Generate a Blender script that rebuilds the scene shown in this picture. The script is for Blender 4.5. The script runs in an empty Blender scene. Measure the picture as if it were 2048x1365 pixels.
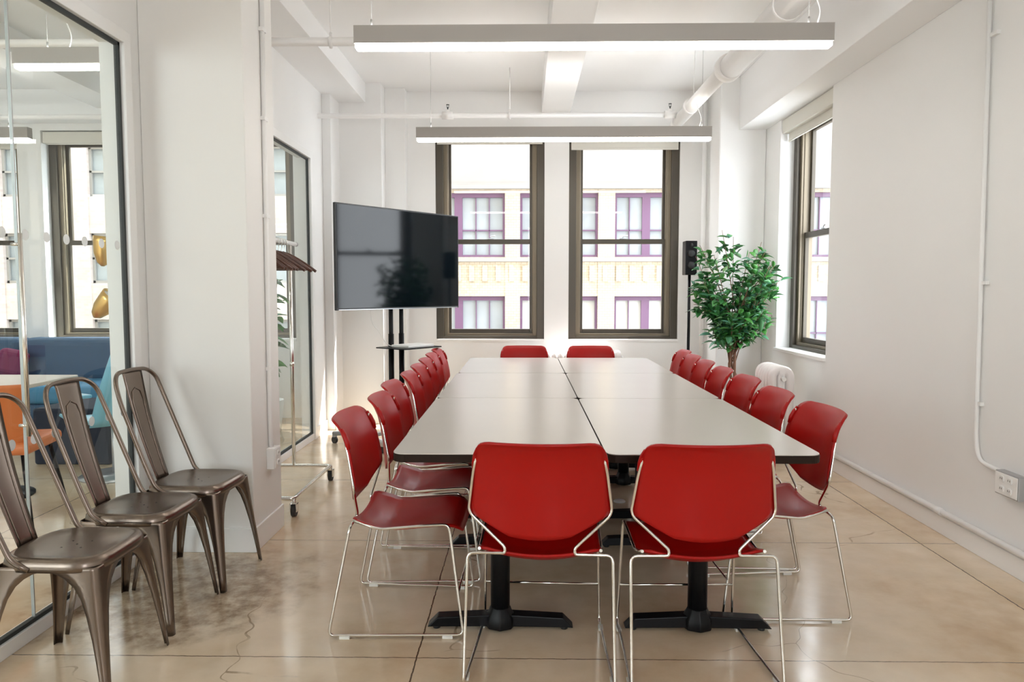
import bpy, bmesh, math, random
from mathutils import Vector, Matrix
PI = math.pi
rnd = random.Random(7)

# ------------------------------------------------------------------ camera, sky, sun, exposure
scene = bpy.context.scene
C = scene.collection
F_PX, CAM_H = 1463.0, 1.32
PITCH = math.atan(100.5 / F_PX)
YAW = math.atan(24 * math.cos(PITCH) / F_PX)
cd = bpy.data.cameras.new('camera')
cd.sensor_width = 36.0
cd.lens = 36.0 * F_PX / 2048
cd.clip_start = 0.05
cam = bpy.data.objects.new('camera', cd)
cam.location = (0, 0, CAM_H)
cam.rotation_euler = (PI / 2 - PITCH, 0, YAW)
C.objects.link(cam)
scene.camera = cam

world = bpy.data.worlds.new('sky')
world.use_nodes = True
bg = world.node_tree.nodes['Background']
bg.inputs[0].default_value = (0.90, 0.95, 1.0, 1)
bg.inputs[1].default_value = 6.0
scene.world = world

sun_d = bpy.data.lights.new('sun', 'SUN')
sun_d.energy = 13.0
sun_d.angle = 0.009
sun_d.color = (1.0, 0.96, 0.88)
sun = bpy.data.objects.new('sun', sun_d)
sun.rotation_euler = Vector((-1.0, -0.60, -1.42)).to_track_quat('-Z', 'Y').to_euler()
C.objects.link(sun)

def portal(loc, rot, sx, sy):
    l = bpy.data.lights.new('daylight_opening', 'AREA')
    l.shape = 'RECTANGLE'; l.size = sx; l.size_y = sy
    l.cycles.is_portal = True
    o = bpy.data.objects.new('daylight_opening', l)
    o.location = loc; o.rotation_euler = rot
    C.objects.link(o)
for x0, x1 in ((-0.9, 0.206), (0.455, 1.57), (-4.93, -3.8), (-6.3, -5.18), (-3.5, -2.35)):
    portal(((x0 + x1) / 2, 7.9, 1.85), (-PI / 2, 0, 0), x1 - x0, 2.1)
portal((2.65, 6.1, 1.8), (PI / 2, 0, PI / 2), 1.1, 2.0)
portal((0.75, -3.15, 1.85), (PI / 2, 0, 0), 1.3, 2.1)
portal((-5.0, -3.15, 1.85), (PI / 2, 0, 0), 3.0, 2.1)

vs = scene.view_settings
vs.view_transform = 'Standard'; vs.look = 'None'; vs.gamma = 1.0
vs.use_curve_mapping = False
vs.exposure = 0.60
scene.cycles.use_denoising = True
scene.cycles.max_bounces = 10
scene.cycles.diffuse_bounces = 6
scene.cycles.glossy_bounces = 4
scene.cycles.transparent_max_bounces = 12
scene.cycles.sample_clamp_indirect = 6.0
scene.cycles.caustics_reflective = False
scene.cycles.caustics_refractive = False

# ------------------------------------------------------------------ materials
def mat(name, col, rough=0.5, metal=0.0, spec=0.5, var=0.0, vscale=8.0, emit=0.0, coat=0.0, bump=0.0, bscale=60.0):
    m = bpy.data.materials.new(name); m.use_nodes = True
    nt = m.node_tree; b = nt.nodes['Principled BSDF']
    b.inputs['Base Color'].default_value = (*col, 1)
    b.inputs['Roughness'].default_value = rough
    b.inputs['Metallic'].default_value = metal
    b.inputs['Specular IOR Level'].default_value = spec
    b.inputs['Coat Weight'].default_value = coat
    if emit:
        b.inputs['Emission Color'].default_value = (*col, 1)
        b.inputs['Emission Strength'].default_value = emit
    if var or bump:
        tc = nt.nodes.new('ShaderNodeTexCoord')
    if var:
        n = nt.nodes.new('ShaderNodeTexNoise'); n.inputs['Scale'].default_value = vscale; n.inputs['Detail'].default_value = 5
        r = nt.nodes.new('ShaderNodeMapRange'); r.inputs[3].default_value = 1 - var; r.inputs[4].default_value = 1 + var
        mx = nt.nodes.new('ShaderNodeVectorMath'); mx.operation = 'SCALE'; mx.inputs[0].default_value = col
        nt.links.new(tc.outputs['Object'], n.inputs['Vector'])
        nt.links.new(n.outputs[0], r.inputs[0]); nt.links.new(r.outputs[0], mx.inputs['Scale'])
        nt.links.new(mx.outputs[0], b.inputs['Base Color'])
    if bump:
        n2 = nt.nodes.new('ShaderNodeTexNoise'); n2.inputs['Scale'].default_value = bscale
        bp = nt.nodes.new('ShaderNodeBump'); bp.inputs['Strength'].default_value = bump; bp.inputs['Distance'].default_value = 0.004
        nt.links.new(tc.outputs['Object'], n2.inputs['Vector']); nt.links.new(n2.outputs[0], bp.inputs['Height'])
        nt.links.new(bp.outputs[0], b.inputs['Normal'])
    return m

def glass_mat(name, tint=(1, 1, 1), refl=1.0):
    m = bpy.data.materials.new(name); m.use_nodes = True
    nt = m.node_tree; nt.nodes.clear()
    o = nt.nodes.new('ShaderNodeOutputMaterial'); mx = nt.nodes.new('ShaderNodeMixShader')
    t = nt.nodes.new('ShaderNodeBsdfTransparent'); t.inputs[0].default_value = (*tint, 1)
    g = nt.nodes.new('ShaderNodeBsdfGlossy'); g.inputs['Roughness'].default_value = 0.0
    f = nt.nodes.new('ShaderNodeFresnel'); f.inputs[0].default_value = 1.45
    k = nt.nodes.new('ShaderNodeMath'); k.operation = 'MULTIPLY'; k.inputs[1].default_value = refl
    ge = nt.nodes.new('ShaderNodeNewGeometry'); inv = nt.nodes.new('ShaderNodeMath'); inv.operation = 'SUBTRACT'; inv.inputs[0].default_value = 1.0
    nt.links.new(ge.outputs['Backfacing'], inv.inputs[1]); k2 = nt.nodes.new('ShaderNodeMath'); k2.operation = 'MULTIPLY'
    nt.links.new(f.outputs[0], k.inputs[0]); nt.links.new(k.outputs[0], k2.inputs[0]); nt.links.new(inv.outputs[0], k2.inputs[1]); nt.links.new(k2.outputs[0], mx.inputs[0])
    nt.links.new(t.outputs[0], mx.inputs[1]); nt.links.new(g.outputs[0], mx.inputs[2])
    nt.links.new(mx.outputs[0], o.inputs[0])
    return m

M = {}
M['wall'] = mat('wall_paint', (0.86, 0.855, 0.845), 0.6, var=0.012, vscale=2.5, bump=0.05)
M['ceiling'] = mat('ceiling_paint', (0.88, 0.88, 0.88), 0.6)
M['column'] = mat('column_paint', (0.84, 0.825, 0.80), 0.55, bump=0.05)
M['trim'] = mat('trim_paint', (0.88, 0.875, 0.865), 0.35)
M['pipe'] = mat('pipe_paint', (0.86, 0.85, 0.84), 0.35)
M['bronze'] = mat('bronze_anodised', (0.080, 0.068, 0.052), 0.38, metal=0.35)
M['bronze2'] = mat('bronze_track', (0.20, 0.165, 0.115), 0.42, metal=0.3)
M['glass'] = glass_mat('window_glass')
M['pglass'] = glass_mat('partition_glass', (0.93, 0.965, 0.955), 0.9)
M['shade'] = mat('shade_fabric', (0.70, 0.68, 0.62), 0.8)
M['lampbody'] = mat('lamp_body', (0.40, 0.375, 0.35), 0.45, metal=0.1)
M['lamplens'] = mat('lamp_lens', (1.0, 0.96, 0.90), 0.5, emit=12.0)
M['added_glow_up'] = mat('added_uplight', (1.0, 0.97, 0.93), 0.5, emit=10.0)  # glow for the unseen lamp tops, added to brighten the ceiling
M['red'] = mat('red_plastic', (0.36, 0.003, 0.002), 0.36, spec=0.30, bump=0.03, bscale=400)
M['chrome'] = mat('chrome', (0.80, 0.78, 0.74), 0.14, metal=1.0)
M['black'] = mat('black_iron', (0.005, 0.005, 0.006), 0.38, spec=0.2)
M['rubber'] = mat('rubber', (0.02, 0.02, 0.02), 0.6)
M['clear'] = mat('clear_glide', (0.75, 0.74, 0.70), 0.3)
M['laminate'] = mat('table_laminate', (0.64, 0.60, 0.555), 0.24, spec=0.6, var=0.03, vscale=3)
M['edge'] = mat('table_edge', (0.022, 0.013, 0.009), 0.5, spec=0.12)
M['gun'] = mat('gunmetal', (0.215, 0.17, 0.14), 0.27, metal=0.95, var=0.16, vscale=9)
M['hole'] = mat('perforation', (0.02, 0.02, 0.02), 0.9)
M['tvbody'] = mat('tv_plastic', (0.02, 0.021, 0.024), 0.35)
M['screen'] = mat('tv_screen', (0.003, 0.006, 0.009), 0.07, spec=0.28)
M['silver'] = mat('silver_trim', (0.55, 0.57, 0.60), 0.3, metal=0.8)
M['white'] = mat('white_plastic', (0.85, 0.85, 0.84), 0.35)
M['grey'] = mat('grey_box', (0.42, 0.42, 0.42), 0.4, metal=0.4)
M['radiator'] = mat('radiator_enamel', (0.90, 0.87, 0.87), 0.3)
M['wood'] = mat('hanger_wood', (0.09, 0.035, 0.022), 0.3, var=0.3, vscale=20)
M['trunk'] = mat('ficus_bark', (0.20, 0.105, 0.065), 0.8, var=0.3, vscale=30)
M['soil'] = mat('soil', (0.05, 0.035, 0.025), 0.95)
M['blue'] = mat('sofa_blue', (0.035, 0.09, 0.17), 0.75, var=0.12, vscale=14)
M['seatblue'] = mat('sofa_seat_blue', (0.06, 0.22, 0.38), 0.75, var=0.12, vscale=14)
M['aqua'] = mat('aqua_shell', (0.25, 0.60, 0.78), 0.3)
M['orange'] = mat('orange_leather', (0.62, 0.17, 0.045), 0.5, var=0.08)
M['navy'] = mat('navy_felt', (0.012, 0.02, 0.04), 0.85)
M['berry'] = mat('berry_fabric', (0.16, 0.01, 0.07), 0.8)
M['brass'] = mat('brass', (0.70, 0.47, 0.17), 0.28, metal=1.0)
M['dot'] = mat('frosted_decal', (0.85, 0.88, 0.88), 0.6)
M['gasket'] = mat('gasket', (0.03, 0.035, 0.035), 0.6)
M['tabletop2'] = mat('side_table_top', (0.66, 0.60, 0.54), 0.35)
M['purple'] = mat('purple_sash', (0.115, 0.058, 0.125), 0.5)
M['oglass'] = mat('street_window_glass', (0.28, 0.32, 0.36), 0.25, spec=0.3, var=0.25, vscale=1.2)
M['blind'] = mat('street_window_blind', (0.44, 0.46, 0.46), 0.6)
M['asphalt'] = mat('asphalt', (0.20, 0.20, 0.20), 0.9)

def leaf_mat():
    m = mat('ficus_leaf', (0.06, 0.2, 0.03), 0.4)
    nt = m.node_tree; b = nt.nodes['Principled BSDF']
    g = nt.nodes.new('ShaderNodeNewGeometry'); r = nt.nodes.new('ShaderNodeValToRGB')
    cr = r.color_ramp; cr.elements[0].color = (0.012, 0.06, 0.018, 1); cr.elements[1].color = (0.26, 0.46, 0.20, 1)
    e = cr.elements.new(0.35); e.color = (0.03, 0.16, 0.035, 1)
    e = cr.elements.new(0.7); e.color = (0.09, 0.32, 0.06, 1)
    e = cr.elements.new(0.93); e.color = (0.10, 0.30, 0.20, 1)
    nt.links.new(g.outputs['Random Per Island'], r.inputs[0]); nt.links.new(r.outputs[0], b.inputs['Base Color'])
    return m
M['leaf'] = leaf_mat()

def floor_mat():
    m = bpy.data.materials.new('polished_concrete'); m.use_nodes = True
    nt = m.node_tree; N = nt.nodes; L = nt.links; b = N['Principled BSDF']
    tc = N.new('ShaderNodeTexCoord'); sep = N.new('ShaderNodeSeparateXYZ'); L.new(tc.outputs['Object'], sep.inputs[0])
    n1 = N.new('ShaderNodeTexNoise'); n1.inputs['Scale'].default_value = 1.3; n1.inputs['Detail'].default_value = 8; n1.inputs['Roughness'].default_value = 0.62
    n2 = N.new('ShaderNodeTexNoise'); n2.inputs['Scale'].default_value = 7.0; n2.inputs['Detail'].default_value = 6
    L.new(tc.outputs['Object'], n1.inputs['Vector']); L.new(tc.outputs['Object'], n2.inputs['Vector'])
    r1 = N.new('ShaderNodeValToRGB'); cr = r1.color_ramp
    cr.elements[0].position = 0.28; cr.elements[0].color = (0.54, 0.38, 0.23, 1)
    cr.elements[1].position = 0.72; cr.elements[1].color = (0.78, 0.67, 0.53, 1)
    e = cr.elements.new(0.5); e.color = (0.70, 0.56, 0.40, 1)
    L.new(n1.outputs[0], r1.inputs[0])
    r2 = N.new('ShaderNodeMapRange'); r2.inputs[3].default_value = 0.86; r2.inputs[4].default_value = 1.12; L.new(n2.outputs[0], r2.inputs[0])
    s = N.new('ShaderNodeVectorMath'); s.operation = 'SCALE'; L.new(r1.outputs[0], s.inputs[0]); L.new(r2.outputs[0], s.inputs['Scale'])
    # joints: straight saw cuts every 1.23 m, wobbling by a hair
    nw = N.new('ShaderNodeTexNoise'); nw.inputs['Scale'].default_value = 25; L.new(tc.outputs['Object'], nw.inputs['Vector'])
    def joint(axis, off, pitch, width):
        a = N.new('ShaderNodeMath'); a.operation = 'SUBTRACT'; a.inputs[1].default_value = off - pitch * 20; L.new(sep.outputs[axis], a.inputs[0])
        w = N.new('ShaderNodeMath'); w.operation = 'MULTIPLY_ADD'; w.inputs[1].default_value = 0.008; L.new(nw.outputs[0], w.inputs[0]); L.new(a.outputs[0], w.inputs[2])
        mo = N.new('ShaderNodeMath'); mo.operation = 'MODULO'; mo.inputs[1].default_value = pitch; L.new(w.outputs[0], mo.inputs[0])
        sb = N.new('ShaderNodeMath'); sb.operation = 'SUBTRACT'; sb.inputs[1].default_value = 0.004; L.new(mo.outputs[0], sb.inputs[0])
        ab = N.new('ShaderNodeMath'); ab.operation = 'ABSOLUTE'; L.new(sb.outputs[0], ab.inputs[0])
        lt = N.new('ShaderNodeMath'); lt.operation = 'LESS_THAN'; lt.inputs[1].default_value = width; L.new(ab.outputs[0], lt.inputs[0])
        return lt
    j1 = joint(1, 2.545, 1.235, 0.0022); j2 = joint(0, -0.385, 2.46, 0.0028)
    mj = N.new('ShaderNodeMath'); mj.operation = 'MAXIMUM'; L.new(j1.outputs[0], mj.inputs[0]); L.new(j2.outputs[0], mj.inputs[1])
    # hairline cracks with pale filler
    dn = N.new('ShaderNodeTexNoise'); dn.inputs['Scale'].default_value = 3.0; L.new(tc.outputs['Object'], dn.inputs['Vector'])
    ad = N.new('ShaderNodeVectorMath'); ad.operation = 'MULTIPLY_ADD'; ad.inputs[1].default_value = (0.35, 0.35, 0); L.new(dn.outputs['Color'], ad.inputs[0]); L.new(tc.outputs['Object'], ad.inputs[2])
    vo = N.new('ShaderNodeTexVoronoi'); vo.feature = 'DISTANCE_TO_EDGE'; vo.inputs['Scale'].default_value = 0.62; L.new(ad.outputs[0], vo.inputs['Vector'])
    ck = N.new('ShaderNodeMath'); ck.operation = 'LESS_THAN'; ck.inputs[1].default_value = 0.0012; L.new(vo.outputs['Distance'], ck.inputs[0])
    # a rough stained patch by the wall column
    ds = N.new('ShaderNodeVectorMath'); ds.operation = 'DISTANCE'; ds.inputs[1].default_value = (-1.52, 3.12, 0); L.new(tc.outputs['Object'], ds.inputs[0])
    nd = N.new('ShaderNodeMath'); nd.operation = 'MULTIPLY_ADD'; nd.inputs[1].default_value = 0.5; L.new(n2.outputs[0], nd.inputs[0]); L.new(ds.outputs['Value'], nd.inputs[2])
    st = N.new('ShaderNodeMapRange'); st.inputs[1].default_value = 0.60; st.inputs[2].default_value = 0.85; st.inputs[3].default_value = 0.75; st.inputs[4].default_value = 0.0; L.new(nd.outputs[0], st.inputs[0])
    n3 = N.new('ShaderNodeTexNoise'); n3.inputs['Scale'].default_value = 14; n3.inputs['Detail'].default_value = 8; n3.inputs['Roughness'].default_value = 0.7; L.new(tc.outputs['Object'], n3.inputs['Vector'])
    r3 = N.new('ShaderNodeValToRGB'); r3.color_ramp.elements[0].position = 0.40; r3.color_ramp.elements[0].color = (0.16, 0.085, 0.035, 1)
    r3.color_ramp.elements[1].position = 0.66; r3.color_ramp.elements[1].color = (0.60, 0.50, 0.36, 1); L.new(n3.outputs[0], r3.inputs[0])
    m1 = N.new('ShaderNodeMixRGB'); L.new(st.outputs[0], m1.inputs[0]); L.new(s.outputs[0], m1.inputs[1]); L.new(r3.outputs[0], m1.inputs[2])
    m2 = N.new('ShaderNodeMixRGB'); L.new(mj.outputs[0], m2.inputs[0]); L.new(m1.outputs[0], m2.inputs[1]); m2.inputs[2].default_value = (0.10, 0.065, 0.04, 1)
    mk = N.new('ShaderNodeMapRange'); mk.inputs[1].default_value = 0.50; mk.inputs[2].default_value = 0.58; L.new(n1.outputs[0], mk.inputs[0])
    ck2 = N.new('ShaderNodeMath'); ck2.operation = 'MULTIPLY'; L.new(ck.outputs[0], ck2.inputs[0]); L.new(mk.outputs[0], ck2.inputs[1])
    m3 = N.new('ShaderNodeMixRGB'); L.new(ck2.outputs[0], m3.inputs[0]); L.new(m2.outputs[0], m3.inputs[1]); m3.inputs[2].default_value = (0.36, 0.27, 0.18, 1)
    L.new(m3.outputs[0], b.inputs['Base Color'])
    rr = N.new('ShaderNodeMapRange'); rr.inputs[3].default_value = 0.07; rr.inputs[4].default_value = 0.22; L.new(n2.outputs[0], rr.inputs[0]); L.new(rr.outputs[0], b.inputs['Roughness'])
    b.inputs['Specular IOR Level'].default_value = 0.9
    bp = N.new('ShaderNodeBump'); bp.inputs['Strength'].default_value = 0.05; bp.inputs['Distance'].default_value = 0.01
    L.new(n1.outputs[0], bp.inputs['Height']); L.new(bp.outputs[0], b.inputs['Normal'])
    return m
M['floor'] = floor_mat()

def brick_mat(name, c1, c2, mortar):
    m = bpy.data.materials.new(name); m.use_nodes = True
    nt = m.node_tree; N = nt.nodes; L = nt.links; b = N['Principled BSDF']; b.inputs['Roughness'].default_value = 0.9
    tc = N.new('ShaderNodeTexCoord'); mp = N.new('ShaderNodeMapping'); mp.inputs['Rotation'].default_value = (PI / 2, 0, 0)
    L.new(tc.outputs['Object'], mp.inputs[0])
    br = N.new('ShaderNodeTexBrick'); br.inputs['Scale'].default_value = 3.2
    br.inputs['Color1'].default_value = (*c1, 1); br.inputs['Color2'].default_value = (*c2, 1); br.inputs['Mortar'].default_value = (*mortar, 1)
    br.inputs['Mortar Size'].default_value = 0.018; L.new(mp.outputs[0], br.inputs['Vector'])
    n = N.new('ShaderNodeTexNoise'); n.inputs['Scale'].default_value = 0.9; n.inputs['Detail'].default_value = 6; L.new(tc.outputs['Object'], n.inputs['Vector'])
    r = N.new('ShaderNodeMapRange'); r.inputs[3].default_value = 0.8; r.inputs[4].default_value = 1.2; L.new(n.outputs[0], r.inputs[0])
    s = N.new('ShaderNodeVectorMath'); s.operation = 'SCALE'; L.new(br.outputs[0], s.inputs[0]); L.new(r.outputs[0], s.inputs['Scale'])
    L.new(s.outputs[0], b.inputs['Base Color'])
    return m
M['brick'] = brick_mat('buff_brick', (0.41, 0.355, 0.27), (0.48, 0.43, 0.35), (0.31, 0.26, 0.20))
M['brickpink'] = brick_mat('pink_brick', (0.44, 0.365, 0.345), (0.50, 0.44, 0.425), (0.44, 0.41, 0.41))
M['stone'] = mat('pale_stone', (0.28, 0.275, 0.27), 0.85, var=0.10, vscale=2.2)

# ------------------------------------------------------------------ mesh builder
def V(*a): return Vector(a)
class MB:
    def __init__(s): s.v = []; s.f = []; s.mi = []; s.sm = []
    def add(s, vs, fs, mi=0, smooth=True):
        o = len(s.v); s.v += [Vector(p) for p in vs]
        for f in fs: s.f.append([i + o for i in f]); s.mi.append(mi); s.sm.append(smooth)
        return s
    def box(s, x0, x1, y0, y1, z0, z1, mi=0, T=None):
        vs = [V(x, y, z) for z in (z0, z1) for y in (y0, y1) for x in (x0, x1)]
        if T: vs = [T @ v for v in vs]
        return s.add(vs, [(0, 2, 3, 1), (4, 5, 7, 6), (0, 1, 5, 4), (2, 6, 7, 3), (0, 4, 6, 2), (1, 3, 7, 5)], mi, False)
    def tube(s, pts, r, n=8, fillet=0.0, mi=0, caps=True, seg=5):
        pts = [Vector(p) for p in pts]
        if fillet:
            q = [pts[0]]
            for i in range(1, len(pts) - 1):
                a, b, c = pts[i - 1], pts[i], pts[i + 1]
                d1 = (a - b); d2 = (c - b)
                f = min(fillet, d1.length * 0.48, d2.length * 0.48)
                p0 = b + d1.normalized() * f; p1 = b + d2.normalized() * f
                for k in range(seg + 1):
                    t = k / seg; q.append(p0 * (1 - t) ** 2 + b * 2 * t * (1 - t) + p1 * t * t)
            q.append(pts[-1]); pts = q
        rs = r if isinstance(r, (list, tuple)) else [r] * len(pts)
        if len(rs) != len(pts): rs = [rs[0] + (rs[-1] - rs[0]) * i / (len(pts) - 1) for i in range(len(pts))]
        vs = []; up = None
        for i, p in enumerate(pts):
            t = (pts[min(i + 1, len(pts) - 1)] - pts[max(i - 1, 0)]).normalized()
            if up is None:
                up = t.orthogonal().normalized()
            up = (up - t * up.dot(t)).normalized(); w = t.cross(up)
            for k in range(n):
                a = 2 * PI * k / n; vs.append(p + (up * math.cos(a) + w * math.sin(a)) * rs[i])
        fs = [(i * n + k, i * n + (k + 1) % n, (i + 1) * n + (k + 1) % n, (i + 1) * n + k) for i in range(len(pts) - 1) for k in range(n)]
        s.add(vs, fs, mi, True)
        if caps:
            o = len(s.v) - len(vs)
            s.f.append([o + k for k in reversed(range(n))]); s.mi.append(mi); s.sm.append(False)
            s.f.append([o + (len(pts) - 1) * n + k for k in range(n)]); s.mi.append(mi); s.sm.append(False)
        return s
    def lathe(s, prof, c=(0, 0, 0), n=24, mi=0, T=None):
        c = Vector(c); vs = []
        for r, z in prof:
            for k in range(n):
                a = 2 * PI * k / n; p = V(r * math.cos(a), r * math.sin(a), z)
                vs.append((T @ p if T else p) + c)
        m = len(prof)
        fs = [(i * n + k, i * n + (k + 1) % n, (i + 1) * n + (k + 1) % n, (i + 1) * n + k) for i in range(m - 1) for k in range(n)]
        s.add(vs, fs, mi, True)
        o = len(s.v) - len(vs)
        s.f.append([o + k for k in reversed(range(n))]); s.mi.append(mi); s.sm.append(False)
        s.f.append([o + (m - 1) * n + k for k in range(n)]); s.mi.append(mi); s.sm.append(False)
        return s
    def prism(s, poly, z0, z1, mi=0, T=None):
        n = len(poly); vs = [V(x, y, z0) for x, y in poly] + [V(x, y, z1) for x, y in poly]
        if T: vs = [T @ v for v in vs]
        fs = [tuple(reversed(range(n))), tuple(range(n, 2 * n))] + [(i, (i + 1) % n, n + (i + 1) % n, n + i) for i in range(n)]
        return s.add(vs, fs, mi, False)
    def grid(s, fn, nu, nv, mi=0):
        vs = [fn(i / nu, j / nv) for j in range(nv + 1) for i in range(nu + 1)]; w = nu + 1
        return s.add(vs, [(j * w + i, j * w + i + 1, (j + 1) * w + i + 1, (j + 1) * w + i) for j in range(nv) for i in range(nu)], mi, True)
    def build(s, name, m, parent=None, bevel=0.0, solid=0.0, seg=2, subd=0):
        me = bpy.data.meshes.new(name); me.from_pydata([tuple(v) for v in s.v], [], s.f)
        for k in (m if isinstance(m, (list, tuple)) else [m]): me.materials.append(M[k])
        me.polygons.foreach_set('material_index', s.mi); me.polygons.foreach_set('use_smooth', s.sm); me.update()
        bm = bmesh.new(); bm.from_mesh(me)
        bmesh.ops.recalc_face_normals(bm, faces=bm.faces)
        bm.to_mesh(me); bm.free()
        o = bpy.data.objects.new(name, me); C.objects.link(o)
        if solid:
            md = o.modifiers.new('thickness', 'SOLIDIFY'); md.thickness = solid; md.offset = 0
        if bevel:
            md = o.modifiers.new('bevel', 'BEVEL'); md.width = bevel; md.segments = seg; md.limit_method = 'ANGLE'; md.angle_limit = 0.6
        if subd:
            md = o.modifiers.new('sub', 'SUBSURF'); md.levels = subd; md.render_levels = subd
        if parent is not None: o.parent = parent
        return o

def tag(o, label=None, cat=None, group=None, kind=None):
    if label: o['label'] = label
    if cat: o['category'] = cat
    if group: o['group'] = group
    if kind: o['kind'] = kind
    return o
def thing(name, label, cat, loc=(0, 0, 0), rz=0.0, group=None):
    o = bpy.data.objects.new(name, None); o.empty_display_size = 0.1; C.objects.link(o)
    o.location = loc; o.rotation_euler = (0, 0, rz)
    return tag(o, label, cat, group)
def struct(name, mb, m, label, cat, parent=None, **k):
    o = mb.build(name, m, parent, **k)
    if parent is None: tag(o, label, cat, kind='structure')
    return o
def dup(root, loc, rz, label, group=None):
    r = root.copy(); C.objects.link(r); r.location = loc; r.rotation_euler = (0, 0, rz); r['label'] = label
    if group: r['group'] = group
    for ch in list(root.children):
        c = ch.copy(); C.objects.link(c); c.parent = r
        for g in list(ch.children):
            d = g.copy(); C.objects.link(d); d.parent = c
    return r
def RZ(a): return Matrix.Rotation(a, 4, 'Z')
def rrect(x0, x1, y0, y1, r, n=5):
    out = []
    for cx, cy, a0 in ((x1 - r, y1 - r, 0), (x0 + r, y1 - r, PI / 2), (x0 + r, y0 + r, PI), (x1 - r, y0 + r, 3 * PI / 2)):
        for k in range(n + 1):
            a = a0 + PI / 2 * k / n; out.append((cx + r * math.cos(a), cy + r * math.sin(a)))
    return out

# ------------------------------------------------------------------ room shell
XL, XR, YB, HC = -1.87, 2.28, 7.5, 3.32
YF = -3.0                      # the room runs on behind the camera
XA = -8.0                      # far side of the neighbouring lounge
struct('floor', MB().box(XA, XR + 0.27, YF, YB + 0.3, -0.12, 0), 'floor', 'polished tan concrete floor with saw-cut joints and hairline cracks', 'floor')
struct('ceiling', MB().box(XA, XR + 0.27, YF, YB + 0.3, HC, HC + 0.15), 'ceiling', 'flat white ceiling slab above the beams', 'ceiling')

WINB = [(-0.90, 0.206), (0.455, 1.57)]
WINA = [(-6.30, -5.18), (-4.93, -3.80), (-3.50, -2.35)]
ZS, ZT = 0.82, 2.95
def wall_along_x(name, xs, x0, x1, y0, y1, label):
    b = MB(); x = x0
    for a, c in sorted(xs):
        b.box(x, a, y0, y1, 0, HC); b.box(a, c, y0, y1, 0, ZS); b.box(a, c, y0, y1, ZT, HC); x = c
    b.box(x, x1, y0, y1, 0, HC)
    return struct(name, b, 'wall', label, 'wall')
wall_along_x('wall_back', WINB, XL, XR + 0.27, YB, YB + 0.3, 'white end wall with two tall sash windows')
wall_along_x('wall_back_lounge', WINA, XA, XL, YB, YB + 0.3, 'white window wall of the lounge seen through the glass partition')
# right wall with its window opening
RW0, RW1, RZ0, RZ1 = 5.55, 6.645, 0.805, 2.83
b = MB(); b.box(XR, XR + 0.27, YF, RW0, 0, HC); b.box(XR, XR + 0.27, RW1, YB + 0.3, 0, HC)
b.box(XR, XR + 0.27, RW0, RW1, 0, RZ0); b.box(XR, XR + 0.27, RW0, RW1, RZ1, HC)
struct('wall_right', b, 'wall', 'plain white right-hand wall with one window near its far end', 'wall')
# guessed wall behind the camera, openings added either side of the partition for daylight fill
b = MB(); b.box(XA, -6.5, YF - .1, YF, 0, HC); b.box(-3.5, 0.1, YF - .1, YF, 0, HC); b.box(1.4, XR, YF - .1, YF, 0, HC)
for a_, c_ in ((-6.5, -3.5), (0.1, 1.4)): b.box(a_, c_, YF - .1, YF, 0, ZS); b.box(a_, c_, YF - .1, YF, 2.9, HC)
struct('wall_front', b, 'wall', 'white wall behind the camera with two wide openings added for fill light', 'wall')
# left wall: glazed openings between solid pieces
G1a, G1b, G2a, G2b, GZ = -2.6, 3.44, 4.28, 6.40, 2.47
b = MB(); t = 0.10
b.box(XL - t, XL, YF, G1a, 0, HC); b.box(XL - t, XL, G1a, G1b, GZ, HC); b.box(XL - t, XL, G1b, G2a, 0, HC)
b.box(XL - t, XL, G2a, G2b, GZ, HC); b.box(XL - t, XL, G2b, YB, 0, HC)
struct('wall_left', b, 'wall', 'white left-hand wall around the two floor-to-head glass openings', 'wall')
struct('wall_far_lounge', MB().box(XA - 0.1, XA, YF, YB + 0.3, 0, HC), 'wall', 'white far side wall of the lounge behind the glass', 'wall')
b = MB().box(XL, -1.36, 3.60, 4.02, 0, HC)
struct('column_left', b, 'column', 'square white column projecting beside the metal chairs', 'column', bevel=0.006)
b = MB().box(XL, -1.79, 6.85, 7.2, 0, HC); b.box(XL, -1.382, 7.17, YB, 0, HC); b.box(-1.382, -1.18, 7.36, YB, 0, HC)
struct('column_corner', b, 'wall', 'stepped white pilaster in the far left corner behind the television', 'column', bevel=0.004)
b = MB().box(1.84, XR, 7.03, YB, 0, HC)
struct('column_right', b, 'wall', 'broad white column in the far right corner behind the plant', 'column', bevel=0.012)
# beams
struct('beam_left', MB().box(XL, -1.53, YF, 7.17, 3.13, HC), 'ceiling', 'white ceiling beam running along the left wall', 'beam', bevel=0.004)
struct('beam_middle', MB().box(0.175, 0.46, YF, YB, 3.09, HC), 'ceiling', 'white ceiling beam running down the middle of the room', 'beam', bevel=0.004)
struct('beam_right', MB().box(2.02, XR, YF, 7.03, 2.83, HC), 'ceiling', 'deep white soffit along the right wall above the window', 'beam', bevel=0.004)
struct('beam_lounge', MB().box(-4.24, -3.9, YF, YB, 3.13, HC), 'ceiling', 'white ceiling beam in the lounge behind the glass', 'beam')
struct('beam_lounge_window', MB().box(XA, XL - 0.1, YB - 0.16, YB, 3.02, HC), 'ceiling', 'white bulkhead over the lounge windows', 'beam')

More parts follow.
